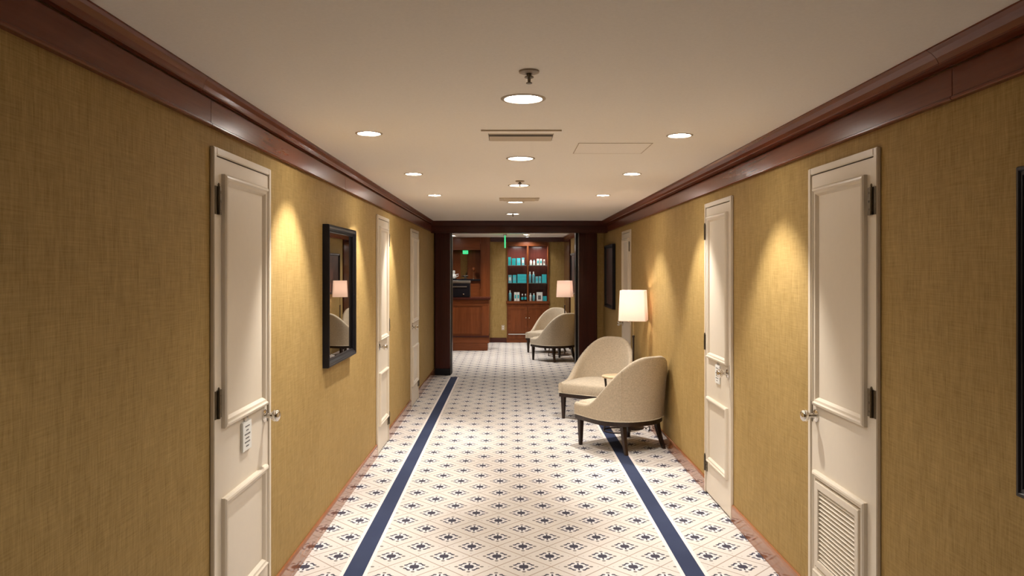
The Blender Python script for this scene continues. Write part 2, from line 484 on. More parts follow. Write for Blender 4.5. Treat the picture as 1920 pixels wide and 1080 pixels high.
# ------------------------------------------------------------------ doors (leaf flush in a slim frame on the wall)
ZD = 2.108
def frame_rect(mb, xw, sgn, y0, y1, z0, z1, prof):
    """mitred moulding round a rectangle in the wall plane; prof = [(inset, out)]"""
    rings = []
    for ins, out in prof:
        x = xw + sgn*out
        rings.append([(x, y0+ins, z0+ins), (x, y1-ins, z0+ins), (x, y1-ins, z1-ins), (x, y0+ins, z1-ins)])
    vs = [p for r in rings for p in r]; fs = []
    n = len(prof)
    for i in range(n):
        j = (i+1) % n
        for k in range(4):
            k2 = (k+1) % 4
            fs.append((i*4+k, i*4+k2, j*4+k2, j*4+k))
    return mb.add(vs, fs)
BOL = [(0, 0), (0, .014), (.006, .020), (.014, .022), (.020, .016), (.030, .014), (.036, .006), (.040, 0)]
def make_door(idx, sgn, y0, y1, hinge_near, label, louver=False, sign=False):
    xw = (XL if sgn > 0 else XR) + sgn*.0008
    t = thing('door_%d' % idx, label=label, cat='door', kind='structure')
    fw = .030
    f = MB()
    for a, b, z0, z1 in ((y0, y0+fw, 0.002, ZD), (y1-fw, y1, 0.002, ZD), (y0+fw, y1-fw, ZD-fw, ZD)):
        xs = sorted((xw, xw + sgn*.017)); f.box(xs[0], xs[1], a, b, z0, z1)
    f.build('door_frame', 'door', t, bev=.003)
    la, lb, lz0, lz1 = y0+fw+.003, y1-fw-.003, .012, ZD-fw-.005
    xl = xw + sgn*.011
    xs = sorted((xw, xl))
    MB().box(xs[0], xs[1], la, lb, lz0, lz1).build('leaf', 'door', t, bev=.002)
    xs = sorted((xw, xw+sgn*.004))
    MB().box(xs[0], xs[1], y0+fw, y1-fw, .004, ZD-fw).build('door_gap', 'slot', t)
    pa, pb = (la+.058, lb-.045)
    if not hinge_near: pa, pb = (la+.045, lb-.058)
    frame_rect(MB(), xl, sgn, pa, pb, .995, 2.010, BOL).build('panel_moulding', 'door', t, smooth=False)
    if louver:
        lt = frame_rect(MB(), xl, sgn, pa, pb, .215, .690, BOL).build('panel_moulding', 'door', t)
        frame_rect(MB(), xl, sgn, pa+.041, pb-.041, .256, .649, [(0, 0), (0, .019), (.004, .021), (.030, .021), (.034, .018), (.034, 0)]).build('louver_frame', 'door', t)
        xs = sorted((xl, xl+sgn*.001))
        lo = MB().box(xs[0], xs[1], pa+.075, pb-.075, .29, .615).build('louver_back', 'slot', t)
        n = 17
        sl = MB()
        dz = (.615-.29)/n
        pr = [(.0012, dz*.20), (.0160, -dz*.24), (.0170, -dz*.12), (.0030, dz*.34)]
        base = None
        for k in range(n):
            zc = .29 + dz*(k+.5)
            if base is None:
                base = MB().extr_y([(sgn*a, z) for a, z in pr], 0, (pb-.076)-(pa+.076)).mesh('slat', 'door')
            part('slat', base, t, (xl, pa+.076, zc))
    else:
        frame_rect(MB(), xl, sgn, pa, pb, .245, .715, BOL).build('panel_moulding', 'door', t)
    # hinges
    yh = la if hinge_near else lb
    for z in (.22, 1.10, 1.90):
        m = MB()
        d = 1 if hinge_near else -1
        ys = sorted((yh - d*.028, yh + d*.040))
        xs = sorted((xl, xl + sgn*.0085))
        m.box(xs[0], xs[1], ys[0], ys[1], z-.055, z+.055)
        m.lathe([(.0065, z-.055), (.0065, z+.055)], (xl + sgn*.012, yh-d*.001, 0), 12)
        m.lathe([(.004, z+.055), (.005, z+.062), (.002, z+.068)], (xl + sgn*.012, yh-d*.001, 0), 10)
        for q in (-.034, 0, .034):
            m.lathe([(.0055, 0), (.004, sgn*.003)], (xl + sgn*.0085, yh + d*.026, z+q), 8, axis='x')
        m.build('hinge', 'hinge', t)
    # knob
    yk = (lb-.055) if hinge_near else (la+.055)
    zk = .945
    xs = sorted((xl, xl+sgn*.006))
    rose = MB().lathe([(.030, 0), (.030, sgn*.004), (.024, sgn*.008)], (xl, yk, zk), 24, axis='x').build('rose_plate', 'chrome', t, smooth=True)
    prof = [(.011, .006), (.011, .030), (.014, .034), (.022, .040), (.028, .050), (.029, .058), (.025, .067), (.014, .073), (.004, .074)]
    MB().lathe([(r, sgn*h) for r, h in prof], (xl, yk, zk), 24, axis='x').build('knob', 'chrome', t, smooth=True)
    ye = (lb-.002) if hinge_near else (la+.002)
    ys = sorted((ye, ye - (.012 if hinge_near else -.012)))
    xs = sorted((xl, xl+sgn*.0025))
    MB().box(xs[0], xs[1], ys[0], ys[1], zk-.035, zk+.060).build('strike_plate', 'hinge', t)
    if sign:
        a, b = (pa + pb)/2 - .075 + .02, (pa + pb)/2 + .075 - .02
        if not hinge_near: a, b = a - .02, b - .02
        xs = sorted((xl+sgn*.0005, xl + sgn*.011))
        sg = MB().box(xs[0], xs[1], a, b, .845, .972).build('notice_plate', 'white', t, bev=.002)
        x1 = xl + sgn*.0112
        lines = MB()
        for k in range(6):
            z = .952 - k*.017
            xs = sorted((x1, x1+sgn*.0006))
            ln = [.055, .03, .07, .045, .065, .035][k]
            lines.box(xs[0], xs[1], (a+b)/2-ln/2, (a+b)/2+ln/2, z-.004, z+.001)
        lines.build('printed_lines', 'print', sg)
        MB().lathe([(.022, 0), (.022, sgn*.004), (.016, sgn*.008)], (xl, (a+b)/2+.005, .985), 18, axis='x').build('indicator_disc', 'steel', t, smooth=True)
    return t
make_door(1, 1, *DL[0], True, 'nearest white panelled door on the left with small notice plate', sign=True)
make_door(2, 1, *DL[1], False, 'white door on the left just past the black framed mirror')
make_door(3, 1, *DL[2], False, 'farthest white door on the left wall')
make_door(4, -1, *DR[0], True, 'nearest white door on the right with louvred lower vent', louver=True)
make_door(5, -1, *DR[1], False, 'white panelled door on the right between louvred door and chairs', sign=True)
make_door(6, -1, *DR[2], True, 'farthest white door on the right behind the floor lamp')

# ------------------------------------------------------------------ mirrors and pictures
def framed(name, xw, sgn, y0, y1, z0, z1, label, cat, inner, yaw=0.0, fw=.047, dep=.042, group=None):
    yc, zc = (y0+y1)/2, (z0+z1)/2
    t = thing(name, (xw + sgn*.003, yc, zc), yaw, label, cat, group)
    a, b, c, d = y0-yc, y1-yc, z0-zc, z1-zc
    prof = [(0, 0), (0, dep*.86), (.004, dep), (.012, dep), (.016, dep*.90), (.026, dep*.94), (fw-.012, dep*.62), (fw-.003, dep*.62), (fw, dep*.40), (fw, 0)]
    frame_rect(MB(), 0, sgn, a, b, c, d, prof).build('frame', 'black', t)
    xs = sorted((sgn*.002, sgn*dep*.38))
    MB().box(xs[0], xs[1], a+fw*.9, b-fw*.9, c+fw*.9, d-fw*.9).build('mirror_glass' if inner == 'mirror' else 'picture_print', inner, t)
    return t
framed('wall_mirror', XL, 1, 4.80, 5.63, 1.015, 1.912, 'black framed mirror on left wall reflecting lamp and chair', 'mirror', 'mirror', yaw=math.radians(-.35))
framed('wall_mirror', XR, -1, 1.30, 2.148, 1.0, 1.915, 'black framed mirror cut off by the right edge of the picture', 'mirror', 'mirror')
pf = framed('framed_picture', XR, -1, 10.55, 11.45, 1.08, 1.98, 'dark framed picture at the far end of right wall', 'picture', 'bulkp')
framed('framed_picture', XR2, -1, 14.35, 15.35, 1.16, 1.94, 'framed picture on wall above the far pair of chairs', 'picture', 'bulkp')

# ------------------------------------------------------------------ ceiling fixtures
ring_me = MB().lathe([(.078, .002), (.080, -.004), (.088, -.0045), (.094, -.001), (.094, .0)], n=32, close=False).mesh('trim_ring', 'ring', smooth=True)
disc_me = MB().lathe([(.001, .012), (.05, .0125), (.0775, .016)], n=20, close=False).mesh('diffuser', 'disc', smooth=True)
names5 = ['lit downlight above the viewer in the ceiling centre', 'largest lit downlight nearest the viewer in the ceiling centre', 'second lit downlight along the ceiling centre, past the vent slot',
          'third lit downlight along the ceiling centre', 'fourth lit downlight along the ceiling centre', 'farthest lit downlight along the ceiling centre before the beam']
for (x, y), lab in zip(CEN, names5):
    t = thing('downlight', (x, y, ZC-.0003), 0, lab, 'downlight', 'centre downlights')
    part('trim_ring', ring_me, t); part('diffuser', disc_me, t)
    lamp('bulb_light', 'SPOT', (0, 0, -.002), t, CEN_W, WARM, .06, math.radians(128), 1.0)
wr_me = MB().lathe([(.059, .001), (.060, -.003), (.066, -.004), (.071, -.001), (.071, 0)], n=32, close=False).mesh('trim_ring', 'ring', smooth=True)
can_me = MB().lathe([(.0585, .0), (.0585, .03), (.050, .062), (.02, .072), (.002, .073)], n=32, close=False).mesh('reflector', 'can', smooth=True)
bulb_prof = [(.002, -.005), (.018, -.004), (.028, .001), (.032, .012), (.022, .050)]
bulb_me = MB().lathe(bulb_prof, n=12).mesh('bulb', 'spot', smooth=True)
bulboff_me = MB().lathe(bulb_prof, n=20).mesh('bulb', 'spotoff', smooth=True)
ords = ['nearest', 'middle', 'farthest']
def washer(x, y, lab, group, power, tilt=0.0, size=100, blend=.55):
    t = thing('spot_downlight', (x, y, ZC-.0003), 0, lab, 'downlight', group)
    part('trim_ring', wr_me, t); part('reflector', can_me, t)
    part('bulb', bulb_me if power > WASH_W*.3 else bulboff_me, t)
    lamp('bulb_light', 'SPOT', (0, 0, -.008), t, power, WARM, .022, math.radians(size), blend, (0, tilt, 0))
for i, (x, y) in enumerate(WL): washer(x, y, ords[i] + ' small spotlight in the ceiling along the left wall', 'left wall spotlights', WASH_W, math.radians(17), 72, .6)
for i, (x, y) in enumerate(WR): washer(x, y, ords[i] + ' small spotlight in the ceiling along the right wall', 'right wall spotlights', WASH_W*(1 if i < 2 else 1.05), math.radians(-17 if i < 2 else -4), 72 if i < 2 else 90, .6)
r2lab = ['spotlight in reception ceiling over the counter front', 'spotlight in reception ceiling over the far chairs', 'spotlight in reception ceiling above the counter',
         'spotlight in reception ceiling before the display cabinet', 'spotlight in reception ceiling behind the counter']
for (x, y), lab in zip(R2L, r2lab): washer(x, y, lab, 'reception spotlights', 85, 0, 130, .8)

spr = MB().lathe([(.037, 0), (.036, -.006), (.026, -.010), (.012, -.010)], n=24, close=False).mesh('escutcheon', 'ring', smooth=True)
sph = MB().lathe([(.009, -.008), (.009, -.018), (.016, -.020), (.017, -.024), (.006, -.027), (.005, -.040), (.011, -.042), (.011, -.045)], n=16).mesh('sprinkler_head', 'hinge', smooth=True)
for (x, y), lab in zip([(.071, 2.775), (.085, 6.22), (.045, 9.75)], ['ceiling sprinkler head in front of the largest downlight', 'small ceiling sprinkler before the third centre downlight', 'tiny ceiling sprinkler before the farthest centre downlight']):
    t = thing('ceiling_sprinkler', (x, y, ZC-.0005), 0, lab, 'sprinkler', 'ceiling sprinklers')
    part('escutcheon', spr, t); part('sprinkler_head', sph, t)

def vent(x0, x1, y0, y1, label, slats):
    t = thing('ceiling_vent', ((x0+x1)/2, (y0+y1)/2, ZC-.0005), 0, label, 'vent')
    a, b = (x1-x0)/2, (y1-y0)/2
    f = MB()
    f.box(-a, a, -b, -b+.035, -.006, 0); f.box(-a, a, b-.035, b, -.006, 0)
    f.box(-a, -a+.04, -b+.035, b-.035, -.006, 0); f.box(a-.04, a, -b+.035, b-.035, -.006, 0)
    f.build('vent_frame', 'vent', t, bev=.0015)
    MB().box(-a+.04, a-.04, -b+.035, b-.035, -.0012, -.0002).build('vent_slot', 'slot', t)
    n = slats
    for k in range(n):
        y = -b+.035 + (2*b-.07)*(k+.5)/n
        MB().extr_x([(y-.004, -.0015), (y+.014, -.0135), (y+.016, -.012), (y-.001, -.0013)], -a+.041, a-.041).build('slat', 'vent', t)
t = thing('ceiling_vent', (.061, 4.10, ZC-.0005), 0, 'rectangular ceiling vent behind the nearest centre downlight', 'vent')
f = MB()
f.box(-.206, .206, -.150, -.075, -.005, 0); f.box(-.206, .206, .150, .165, -.004, 0)
f.box(-.206, -.172, -.075, .150, -.004, 0); f.box(.172, .206, -.075, .150, -.004, 0)
f.build('vent_frame', 'ceil', t, bev=.0012)
MB().box(-.206, .206, -.156, -.150, -.007, 0).build('vent_lip', 'vent', t)
MB().box(-.171, .171, -.074, .149, -.0010, -.0002).build('vent_slot', 'slot', t)
MB().extr_x([(.035, -.0015), (.147, -.0075), (.147, -.0055), (.037, -.0012)], -.168, .168).build('deflector_blade', 'vent', t)
MB().extr_x([(-.068, -.0015), (-.045, -.0045), (-.043, -.0030), (-.066, -.0012)], -.168, .168).build('deflector_blade', 'vent', t)
vent(-.10, .30, 7.68, 7.98, 'small far ceiling vent before the fourth centre downlight', 5)
t = thing('access_panel', (.60, 4.55, ZC-.0005), 0, 'faint square access panel flush in the ceiling right of centre', 'panel')
MB().box(-.205, .205, -.19, .19, -.0015, 0).build('panel_sheet', 'ceil', t)
f = MB()
for x0, x1, y0, y1 in ((-.21, .21, -.195, -.1905), (-.21, .21, .1905, .195), (-.21, -.2055, -.19, .19), (.2055, .21, -.19, .19)): f.box(x0, x1, y0, y1, -.002, 0)
f.build('panel_edge', 'vent', t)

# ------------------------------------------------------------------ chairs
def chair_path():
    pts = []
    for k in range(9): pts.append((-.335-.025*math.sin(PI/2*k/9), -.318 + .318*k/9))
    for k in range(33):
        a = PI*k/32; pts.append((-.360*math.cos(a), .325*math.sin(a)**.90 if 0 < k < 32 else 0))
    for k in range(8, -1, -1): pts.append((.335+.025*math.sin(PI/2*k/9), -.318 + .318*k/9))
    return pts
PATH = chair_path()
NP = len(PATH)
def path_info():
    d = [0]
    for a, b in zip(PATH[:-1], PATH[1:]): d.append(d[-1] + math.hypot(b[0]-a[0], b[1]-a[1]))
    tot = d[-1]; out = []
    for i, p in enumerate(PATH):
        a = PATH[max(0, i-1)]; b = PATH[min(NP-1, i+1)]
        tx, ty = b[0]-a[0], b[1]-a[1]; L = math.hypot(tx, ty)
        n = (-ty/L, tx/L)          # outward (path runs left-front, back, right-front)
        if n[0]*p[0] + n[1]*(p[1]+.05) < 0: n = (-n[0], -n[1])
        s = d[i]/tot; s = 1 - abs(2*s-1)
        out.append((p, n, s))
    return out
INFO = path_info()
def sm(x): x = max(0, min(1, x)); return x*x*(3-2*x)
def top_z(s):
    x = max(0.0, min(1.0, (s-.20)/.72))
    return .398 + .405*sm(x) + .060*math.sin(PI/2*s)**2
def lean(n, s): return .030 + .12*max(0, n[1])*sm(s)
def shell_rings(th=.062):
    rings = []
    for p, n, s in INFO:
        zt = top_z(s); ln = lean(n, s)
        sec = []
        for k in range(7):
            z = .287 + (zt-.030-.287)*k/6; sec.append((0, z))
        sec += [(.003, zt-.016), (.012, zt-.005), (.026, zt), (.040, zt-.002), (.052, zt-.012), (.060, zt-.030)]
        for k in range(1, 6):
            z = zt-.030 + (.300-(zt-.030))*k/5; sec.append((.060+.012*k/5, z))
        ring = []
        for off, z in sec:
            o = ln*(z-.287)**1.15 - off
            ring.append((p[0]+n[0]*o, p[1]+n[1]*o, z))
        rings.append(ring)
    return rings
def chair(name, loc, rz, label, group):
    t = thing(name, (loc[0], loc[1], 0), rz, label, 'chair', group)
    sh = MB().sweep(None, shell_rings()).build('backrest', 'fabric', t, smooth=True)
    # seams on the outer back
    for sx in (-1, 1):
        idx = 17 if sx < 0 else NP-18
        p, n, s = INFO[idx]; zt = top_z(s); ln = lean(n, s)
        pts = []
        for k in range(9):
            z = .290 + (zt-.004-.290)*k/8; o = ln*(z-.287)**1.15 + .0002
            pts.append((p[0]+n[0]*o, p[1]+n[1]*o, z))
        MB().tube(pts, .0022, 6).build('seam', 'fabric', sh, smooth=True)
    # seat cushion
    inner = [(p[0]-n[0]*.058, p[1]-n[1]*.058) for p, n, s in INFO[1:-1]]
    inner = [(-.279, -.333)] + [(-.283, -.313)] + [q for q in inner if q[1] > -.293] + [(.283, -.313), (.279, -.333)]
    front = [(x, -.333 - .012*(1-(x/.279)**2)) for x in [.279 - .558*k/10 for k in range(1, 10)]]
    poly = inner + front
    cx, cy = 0, -.03
    def ring(sc, z): return [(cx+(x-cx)*sc, cy+(y-cy)*sc, z) for x, y in poly]
    n = len(poly)
    rr = [ring(.985, .288), ring(1.0, .300), ring(1.0, .372), ring(.992, .388), ring(.965, .400), ring(.90, .410), ring(.75, .420), ring(.5, .428), ring(.25, .431), ring(.05, .432)]
    vs = [p for r in rr for p in r]; fs = []
    for i in range(len(rr)-1):
        for k in range(n):
            k2 = (k+1) % n; fs.append((i*n+k, i*n+k2, (i+1)*n+k2, (i+1)*n+k))
    fs.append(tuple(range(n-1, -1, -1))); fs.append(tuple((len(rr)-1)*n+k for k in range(n)))
    MB().add(vs, fs).build('seat', 'fabric', t, smooth=True)
    # welt line and wooden apron
    out = [(p[0]+n_[0]*.001, p[1]+n_[1]*.001, .2885) for p, n_, s in INFO]
    fr = [(.335 - .67*k/12, -.320 - .022*math.sin(PI*k/12), .2885) for k in range(1, 12)]
    MB().tube(out + fr, .0042, 8, closed=True).build('piping', 'welt', t, smooth=True)
    ap = [(p[0]-n_[0]*.006, p[1]-n_[1]*.006) for p, n_, s in INFO] + [(x, y+.006) for x, y, _ in fr]
    MB().prism(ap, .243, .286).build('apron', 'legw', t, bev=.003)
    def leg(x0, y0, x1, y1, a, b):
        m = MB(); rings = []
        for k in range(5):
            f = k/4; r = a + (b-a)*f
            q = f**1.5 if (x0, y0) != (x1, y1) else 0
            x = x0 + (x1-x0)*q; y = y0 + (y1-y0)*q; z = .255*(1-f)
            rings.append([(x-r, y-r, z), (x+r, y-r, z), (x+r, y+r, z), (x-r, y+r, z)])
        return m.sweep(None, rings)
    for sx in (-1, 1):
        leg(sx*.298, -.272, sx*.298, -.272, .023, .0135).build('leg', 'legw', t, bev=.002)
        leg(sx*.205, .205, sx*.230, .275, .022, .0145).build('leg', 'legw', t, bev=.002)
    return t
CH = math.radians
chair('slipper_chair', (1.062, 7.13), CH(214), 'cream upholstered slipper chair nearest the viewer, turned away', 'chairs by the near floor lamp')
chair('slipper_chair', (.99, 8.52), CH(-33), 'cream slipper chair facing the viewer just behind the nearest chair', 'chairs by the near floor lamp')
OX, OY = -.22, 6.74
chair('slipper_chair', (1.050+OX, 7.13+OY), CH(214), 'slipper chair turned away beyond the portal, half behind the pilaster', 'chairs by the far floor lamp')
chair('slipper_chair', (.99+OX, 8.52+OY), CH(-33), 'farthest cream slipper chair, in front of the display cabinet', 'chairs by the far floor lamp')

# ------------------------------------------------------------------ side tables and floor lamps
def side_table(x, y, label):
    t = thing('side_table', (x, y, 0), 0, label, 'table', 'small side tables')
    MB().lathe([(.135, .538), (.150, .541), (.152, .556), (.148, .560)], n=36).build('table_top', 'tabletop', t, smooth=True)
    for k in range(3):
        a = 2*PI*k/3 + PI
        MB().tube([(.118*math.cos(a), .118*math.sin(a), .538), (.095*math.cos(a), .095*math.sin(a), .28), (.13*math.cos(a), .13*math.sin(a), .008)], [.012, .009, .008], 8).build('leg', 'legw', t, smooth=True)
    MB().tube([(.135*math.cos(2*PI*k/32), .135*math.sin(2*PI*k/32), .007) for k in range(32)], .006, 8, closed=True).build('base_ring', 'legw', t, smooth=True)
side_table(1.085, 7.80, 'small round side table between the two nearer chairs')
side_table(1.085+OX, 7.80+OY, 'small round side table between the two far chairs')

def floor_lamp(x, y, label, rz):
    t = thing('floor_lamp', (x, y, 0), 0, label, 'floor lamp', 'floor lamps')
    MB().lathe([(.105, .0015), (.108, .006), (.105, .014), (.03, .020), (.012, .034)], n=32).build('base', 'legw', t, smooth=True)
    MB().lathe([(.0105, .020), (.0105, .93), (.0135, .935), (.0135, .95), (.007, .955)], n=16).build('lower_pole', 'legw', t, smooth=True)
    MB().lathe([(.006, .95), (.006, 1.20)], n=12).build('upper_pole', 'brass', t, smooth=True)
    so = MB().lathe([(.015, 1.19), (.017, 1.195), (.017, 1.24), (.014, 1.245)], n=16).build('socket', 'brass', t, smooth=True)
    MB().lathe([(.006, 1.245), (.016, 1.262), (.028, 1.285), (.026, 1.305), (.012, 1.318), (.002, 1.320)], n=10).build('bulb', 'bulb', so, smooth=True)
    # square shade with rounded corners, open at top and bottom
    def ring(h, r, z, inn=0):
        pts = []
        for cx, cy, a0 in ((1, 1, 0), (-1, 1, 90), (-1, -1, 180), (1, -1, 270)):
            for k in range(6):
                a = math.radians(a0 + 18*k)
                pts.append((cx*(h-r) + (r-inn)*math.cos(a), cy*(h-r) + (r-inn)*math.sin(a), z))
        return pts
    zb, zt = 1.106, 1.415
    rr = [ring(.141, .022, zb), ring(.128, .022, zt), ring(.128, .022, zt, .0025), ring(.141, .022, zb, .0025)]
    n = len(rr[0]); vs = [p for r in rr for p in r]; fs = []
    for i in range(4):
        j = (i+1) % 4
        for k in range(n):
            k2 = (k+1) % n; fs.append((i*n+k, i*n+k2, j*n+k2, j*n+k))
    sh = MB().add(vs, fs).build('lamp_shade', 'shade', t, smooth=True); sh.rotation_euler = (0, 0, rz)
    f = MB()
    f.tube([(-.122, 0, 1.395), (.122, 0, 1.395)], .002, 6); f.tube([(0, -.122, 1.395), (0, .122, 1.395)], .002, 6)
    f.tube([(.05*math.cos(a), .05*math.sin(a), z) for a, z in ((0, 1.395), (.1, 1.30), (.0, 1.24))], .0015, 6)
    sf = f.build('shade_frame', 'brass', t); sf.rotation_euler = (0, 0, rz)
    pts = [(.03, .10, .006), (.08, .16, .006), (.02, .22, .006), (.09, .10, .006), (.13, -.02, .006), (.10, -.12, .02), (.14, -.16, .05), (.12, -.20, .012), (.145, -.10, .03), (.148, .05, .16)]
    cu = []
    for i in range(len(pts)-1):
        p0 = Vector(pts[max(0, i-1)]); p1 = Vector(pts[i]); p2 = Vector(pts[i+1]); p3 = Vector(pts[min(len(pts)-1, i+2)])
        for k in range(6):
            u = k/6
            cu.append(.5*((2*p1) + (p2-p0)*u + (2*p0-5*p1+4*p2-p3)*u*u + (3*p1-p0-3*p2+p3)*u**3))
    MB().tube(cu, .0035, 6).build('cord', 'cord', t, smooth=True)
LX, LY = 1.272, 7.93
floor_lamp(LX, LY, 'lit floor lamp with cream square shade between the nearer chairs', math.radians(-14))
floor_lamp(LX+OX, LY+OY, 'lit floor lamp with cream shade beyond the portal', math.radians(-14))

# ------------------------------------------------------------------ reception room
# crown and baseboard
t = thing('trim_6', label='dark wood crown along the back of the reception room', cat='trim', kind='structure')
MB().extr_x([(Y2-.001, ZC-.10), (Y2-.02, ZC-.10), (Y2-.03, ZC-.06), (Y2-.07, ZC-.02), (Y2-.07, ZC-.001), (Y2-.001, ZC-.001)], -.42, XR2-.001).build('crown_moulding', 'mahx', t)
t = thing('trim_7', label='dark wood crown on the right wall of the reception room', cat='trim', kind='structure')
MB().extr_y([(XR2-.001, ZC-.10), (XR2-.02, ZC-.10), (XR2-.03, ZC-.06), (XR2-.07, ZC-.02), (XR2-.07, ZC-.001), (XR2-.001, ZC-.001)], 12.41, Y2-.071).build('crown_moulding', 'mah', t)
st(MB().box(XR2-.03, XR2-.001, 15.75, Y2-.005, .001, ZC-.101).build('trim_8', 'mahz', bev=.004), 'dark wood pilaster in the far right corner of reception', 'pilaster')
t = thing('baseboard_back', label='dark baseboard under the olive back wall', cat='baseboard', kind='structure')
MB().box(-.425, -.062, Y2-.018, Y2-.001, .001, .105).build('board', 'mahx', t, bev=.003)
MB().box(.89, XR2-.031, Y2-.018, Y2-.001, .001, .105).build('board', 'mahx', t, bev=.003)
# back wood panelling left with niche
t = thing('wall_panelling', label='cherry wood panelling with shelf niche behind the counter', cat='wall', kind='structure')
MB().box(-.645, -.43, Y2-.06, Y2+.15, .001, ZC-.001).build('pilaster', 'cherry', t, bev=.004)
MB().box(XL2, -.646, Y2-.05, Y2+.15, 2.06, ZC-.001).build('upper_board', 'cherryx', t, bev=.004)
MB().box(XL2, -.646, Y2+.20, Y2+.24, .001, 2.06).build('niche_back', 'cherry', t)
MB().box(XL2, -.646, Y2-.02, Y2+.195, .001, 1.37).build('lower_board', 'cherryx', t, bev=.003)
MB().box(XL2, -.646, Y2-.075, Y2+.19, 1.371, 1.412).build('niche_shelf', 'black', t, bev=.004)
MB().box(-1.10, -.945, Y2+.185, Y2+.199, 1.42, 2.0).build('niche_mirror', 'mirror', t)
MB().box(-.646, -.64, Y2-.065, Y2-.061, 1.2, 2.2).build('bead', 'mahz', t)
# wall outlet
t = thing('wall_outlet', (-.14, Y2-.0005, .33), 0, 'small beige wall outlet left of the display cabinet', 'outlet')
MB().box(-.035, .035, -.006, 0, -.057, .057).build('cover_plate', 'vent', t, bev=.002)
for z in (-.022, .022): MB().lathe([(.014, -.0065), (.013, -.0085)], (0, 0, z), 12, axis='y').build('socket_face', 'white', t)
# counter
t = thing('reception_counter', (-1.35, 15.5, 0), 0, 'cherry wood reception counter at left beyond the portal', 'counter')
x0, x1 = -1.05, .935
MB().box(x0, x1, 0, .62, .155, 1.02).build('body', 'cherryx', t)
MB().box(x0-.02, x1+.035, -.045, .65, 1.021, 1.062).build('counter_top', 'mahx', t, bev=.008)
MB().box(x0, x1-.02, -.012, .60, .002, .150).build('plinth', 'cherryx', t, bev=.004)
MB().box(x0, x1+.012, -.028, .61, .270, .300).build('ledge', 'mahx', t, bev=.006)
MB().box(x0, x1+.006, -.014, .61, .1505, .269).build('lower_rail', 'cherryx', t, bev=.003)
MB().box(x0, x1+.006, -.014, -.0005, .90, 1.020).build('top_rail', 'cherryx', t, bev=.003)
for a, b in ((x0, x0+.10), (-.16, -.06), (x1-.13, x1+.006)): MB().box(a, b, -.014, -.0005, .3005, .8995).build('stile', 'cherry', t, bev=.003)
for a, b in ((x0+.12, -.18), (-.04, x1-.15)):
    MB().box(a, b, -.006, -.0003, .33, .875).build('panel', 'cherry', t, bev=.004)
# counter items
t = thing('countertop_machine', (-1.06, 15.83, 1.0625), 0, 'black machine with silver top and bar on reception counter', 'machine')
MB().box(-.24, .26, -.16, .16, .004, .285).build('housing', 'black', t, bev=.008)
MB().box(-.245, .265, -.165, .165, .286, .335).build('lid', 'steel', t, bev=.008)
MB().box(-.20, .20, -.178, -.168, .205, .225).build('handle', 'steel', t, bev=.003)
MB().lathe([(.016, -.161), (.016, -.172), (.010, -.175)], (.13, 0, .06), 14, axis='y').build('dial', 'brass', t, smooth=True)
t = thing('glass_ornament', (-1.24, Y2+.03, 1.413), 0, 'white rounded ornament on the niche shelf behind the counter', 'ornament')
MB().lathe([(.03, .0), (.05, .01), (.065, .05), (.05, .10), (.02, .12), (.035, .15), (.03, .185), (.005, .195)], n=20).build('body', 'white', t, smooth=True)
MB().tube([(.05, 0, .04), (.10, 0, .07), (.10, 0, .11), (.045, 0, .10)], .009, 8).build('handle', 'white', t, smooth=True)
t = thing('glass_ornament', (-.99, Y2+.03, 1.413), 0, 'low silver dish in front of the niche mirror', 'ornament')
MB().lathe([(.03, 0), (.03, .006), (.008, .02), (.01, .04), (.075, .065), (.08, .075), (.07, .07), (.01, .05)], n=20).build('bowl', 'steel', t, smooth=True)
MB().tube([(.0, 0, .06), (.03, 0, .14), (.09, 0, .26)], .005, 8).build('stick', 'black', t, smooth=True)
t = thing('stem_ornament', (-.80, Y2+.03, 1.413), 0, 'slender ornament on a thin stem right of niche mirror', 'ornament')
MB().lathe([(.035, 0), (.034, .008), (.006, .016), (.005, .17)], n=16).build('stem', 'brass', t, smooth=True)
MB().lathe([(.004, .17), (.03, .185), (.045, .22), (.03, .255), (.004, .27)], n=16).build('head', 'cherry', t, smooth=True)
# exit sign and its imitated mirror reflection
def exit_text(parent, loc, rot, size, mat):
    cu = bpy.data.curves.new('exit_letters', 'FONT'); cu.body = 'EXIT'; cu.size = size; cu.extrude = .001; cu.align_x = 'CENTER'; cu.align_y = 'CENTER'
    tmp = bpy.data.objects.new('tmp', cu); C.objects.link(tmp)
    d = bpy.context.evaluated_depsgraph_get()
    me = bpy.data.meshes.new_from_object(tmp.evaluated_get(d)); me.materials.clear(); me.materials.append(M[mat])
    bpy.data.objects.remove(tmp)
    return part('exit_letters', me, parent, loc, rot)
t = thing('exit_sign', (-.087, 15.7, ZC), 0, 'green lit exit sign hanging edge-on from the reception ceiling', 'exit sign')
MB().box(-.030, .030, -.17, .17, -.030, -.0005).build('canopy', 'steel', t, bev=.003)
MB().box(-.012, .012, -.16, .16, -.275, -.0305).build('light_panel', 'green', t, bev=.002)
exit_text(t, (.0125, 0, -.15), (PI/2, 0, PI/2), .13, 'white'); exit_text(t, (-.0125, 0, -.15), (PI/2, 0, -PI/2), .13, 'white')
t = thing('exit_sign', (-.985, Y2+.10, 2.02), 0, 'small green lit exit sign at top of the niche mirror', 'exit sign')  # glowing box added in place of the hanging sign's reflection
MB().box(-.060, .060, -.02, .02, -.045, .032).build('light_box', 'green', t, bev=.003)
exit_text(t, (0, -.0205, -.006), (PI/2, 0, 0), .045, 'white')

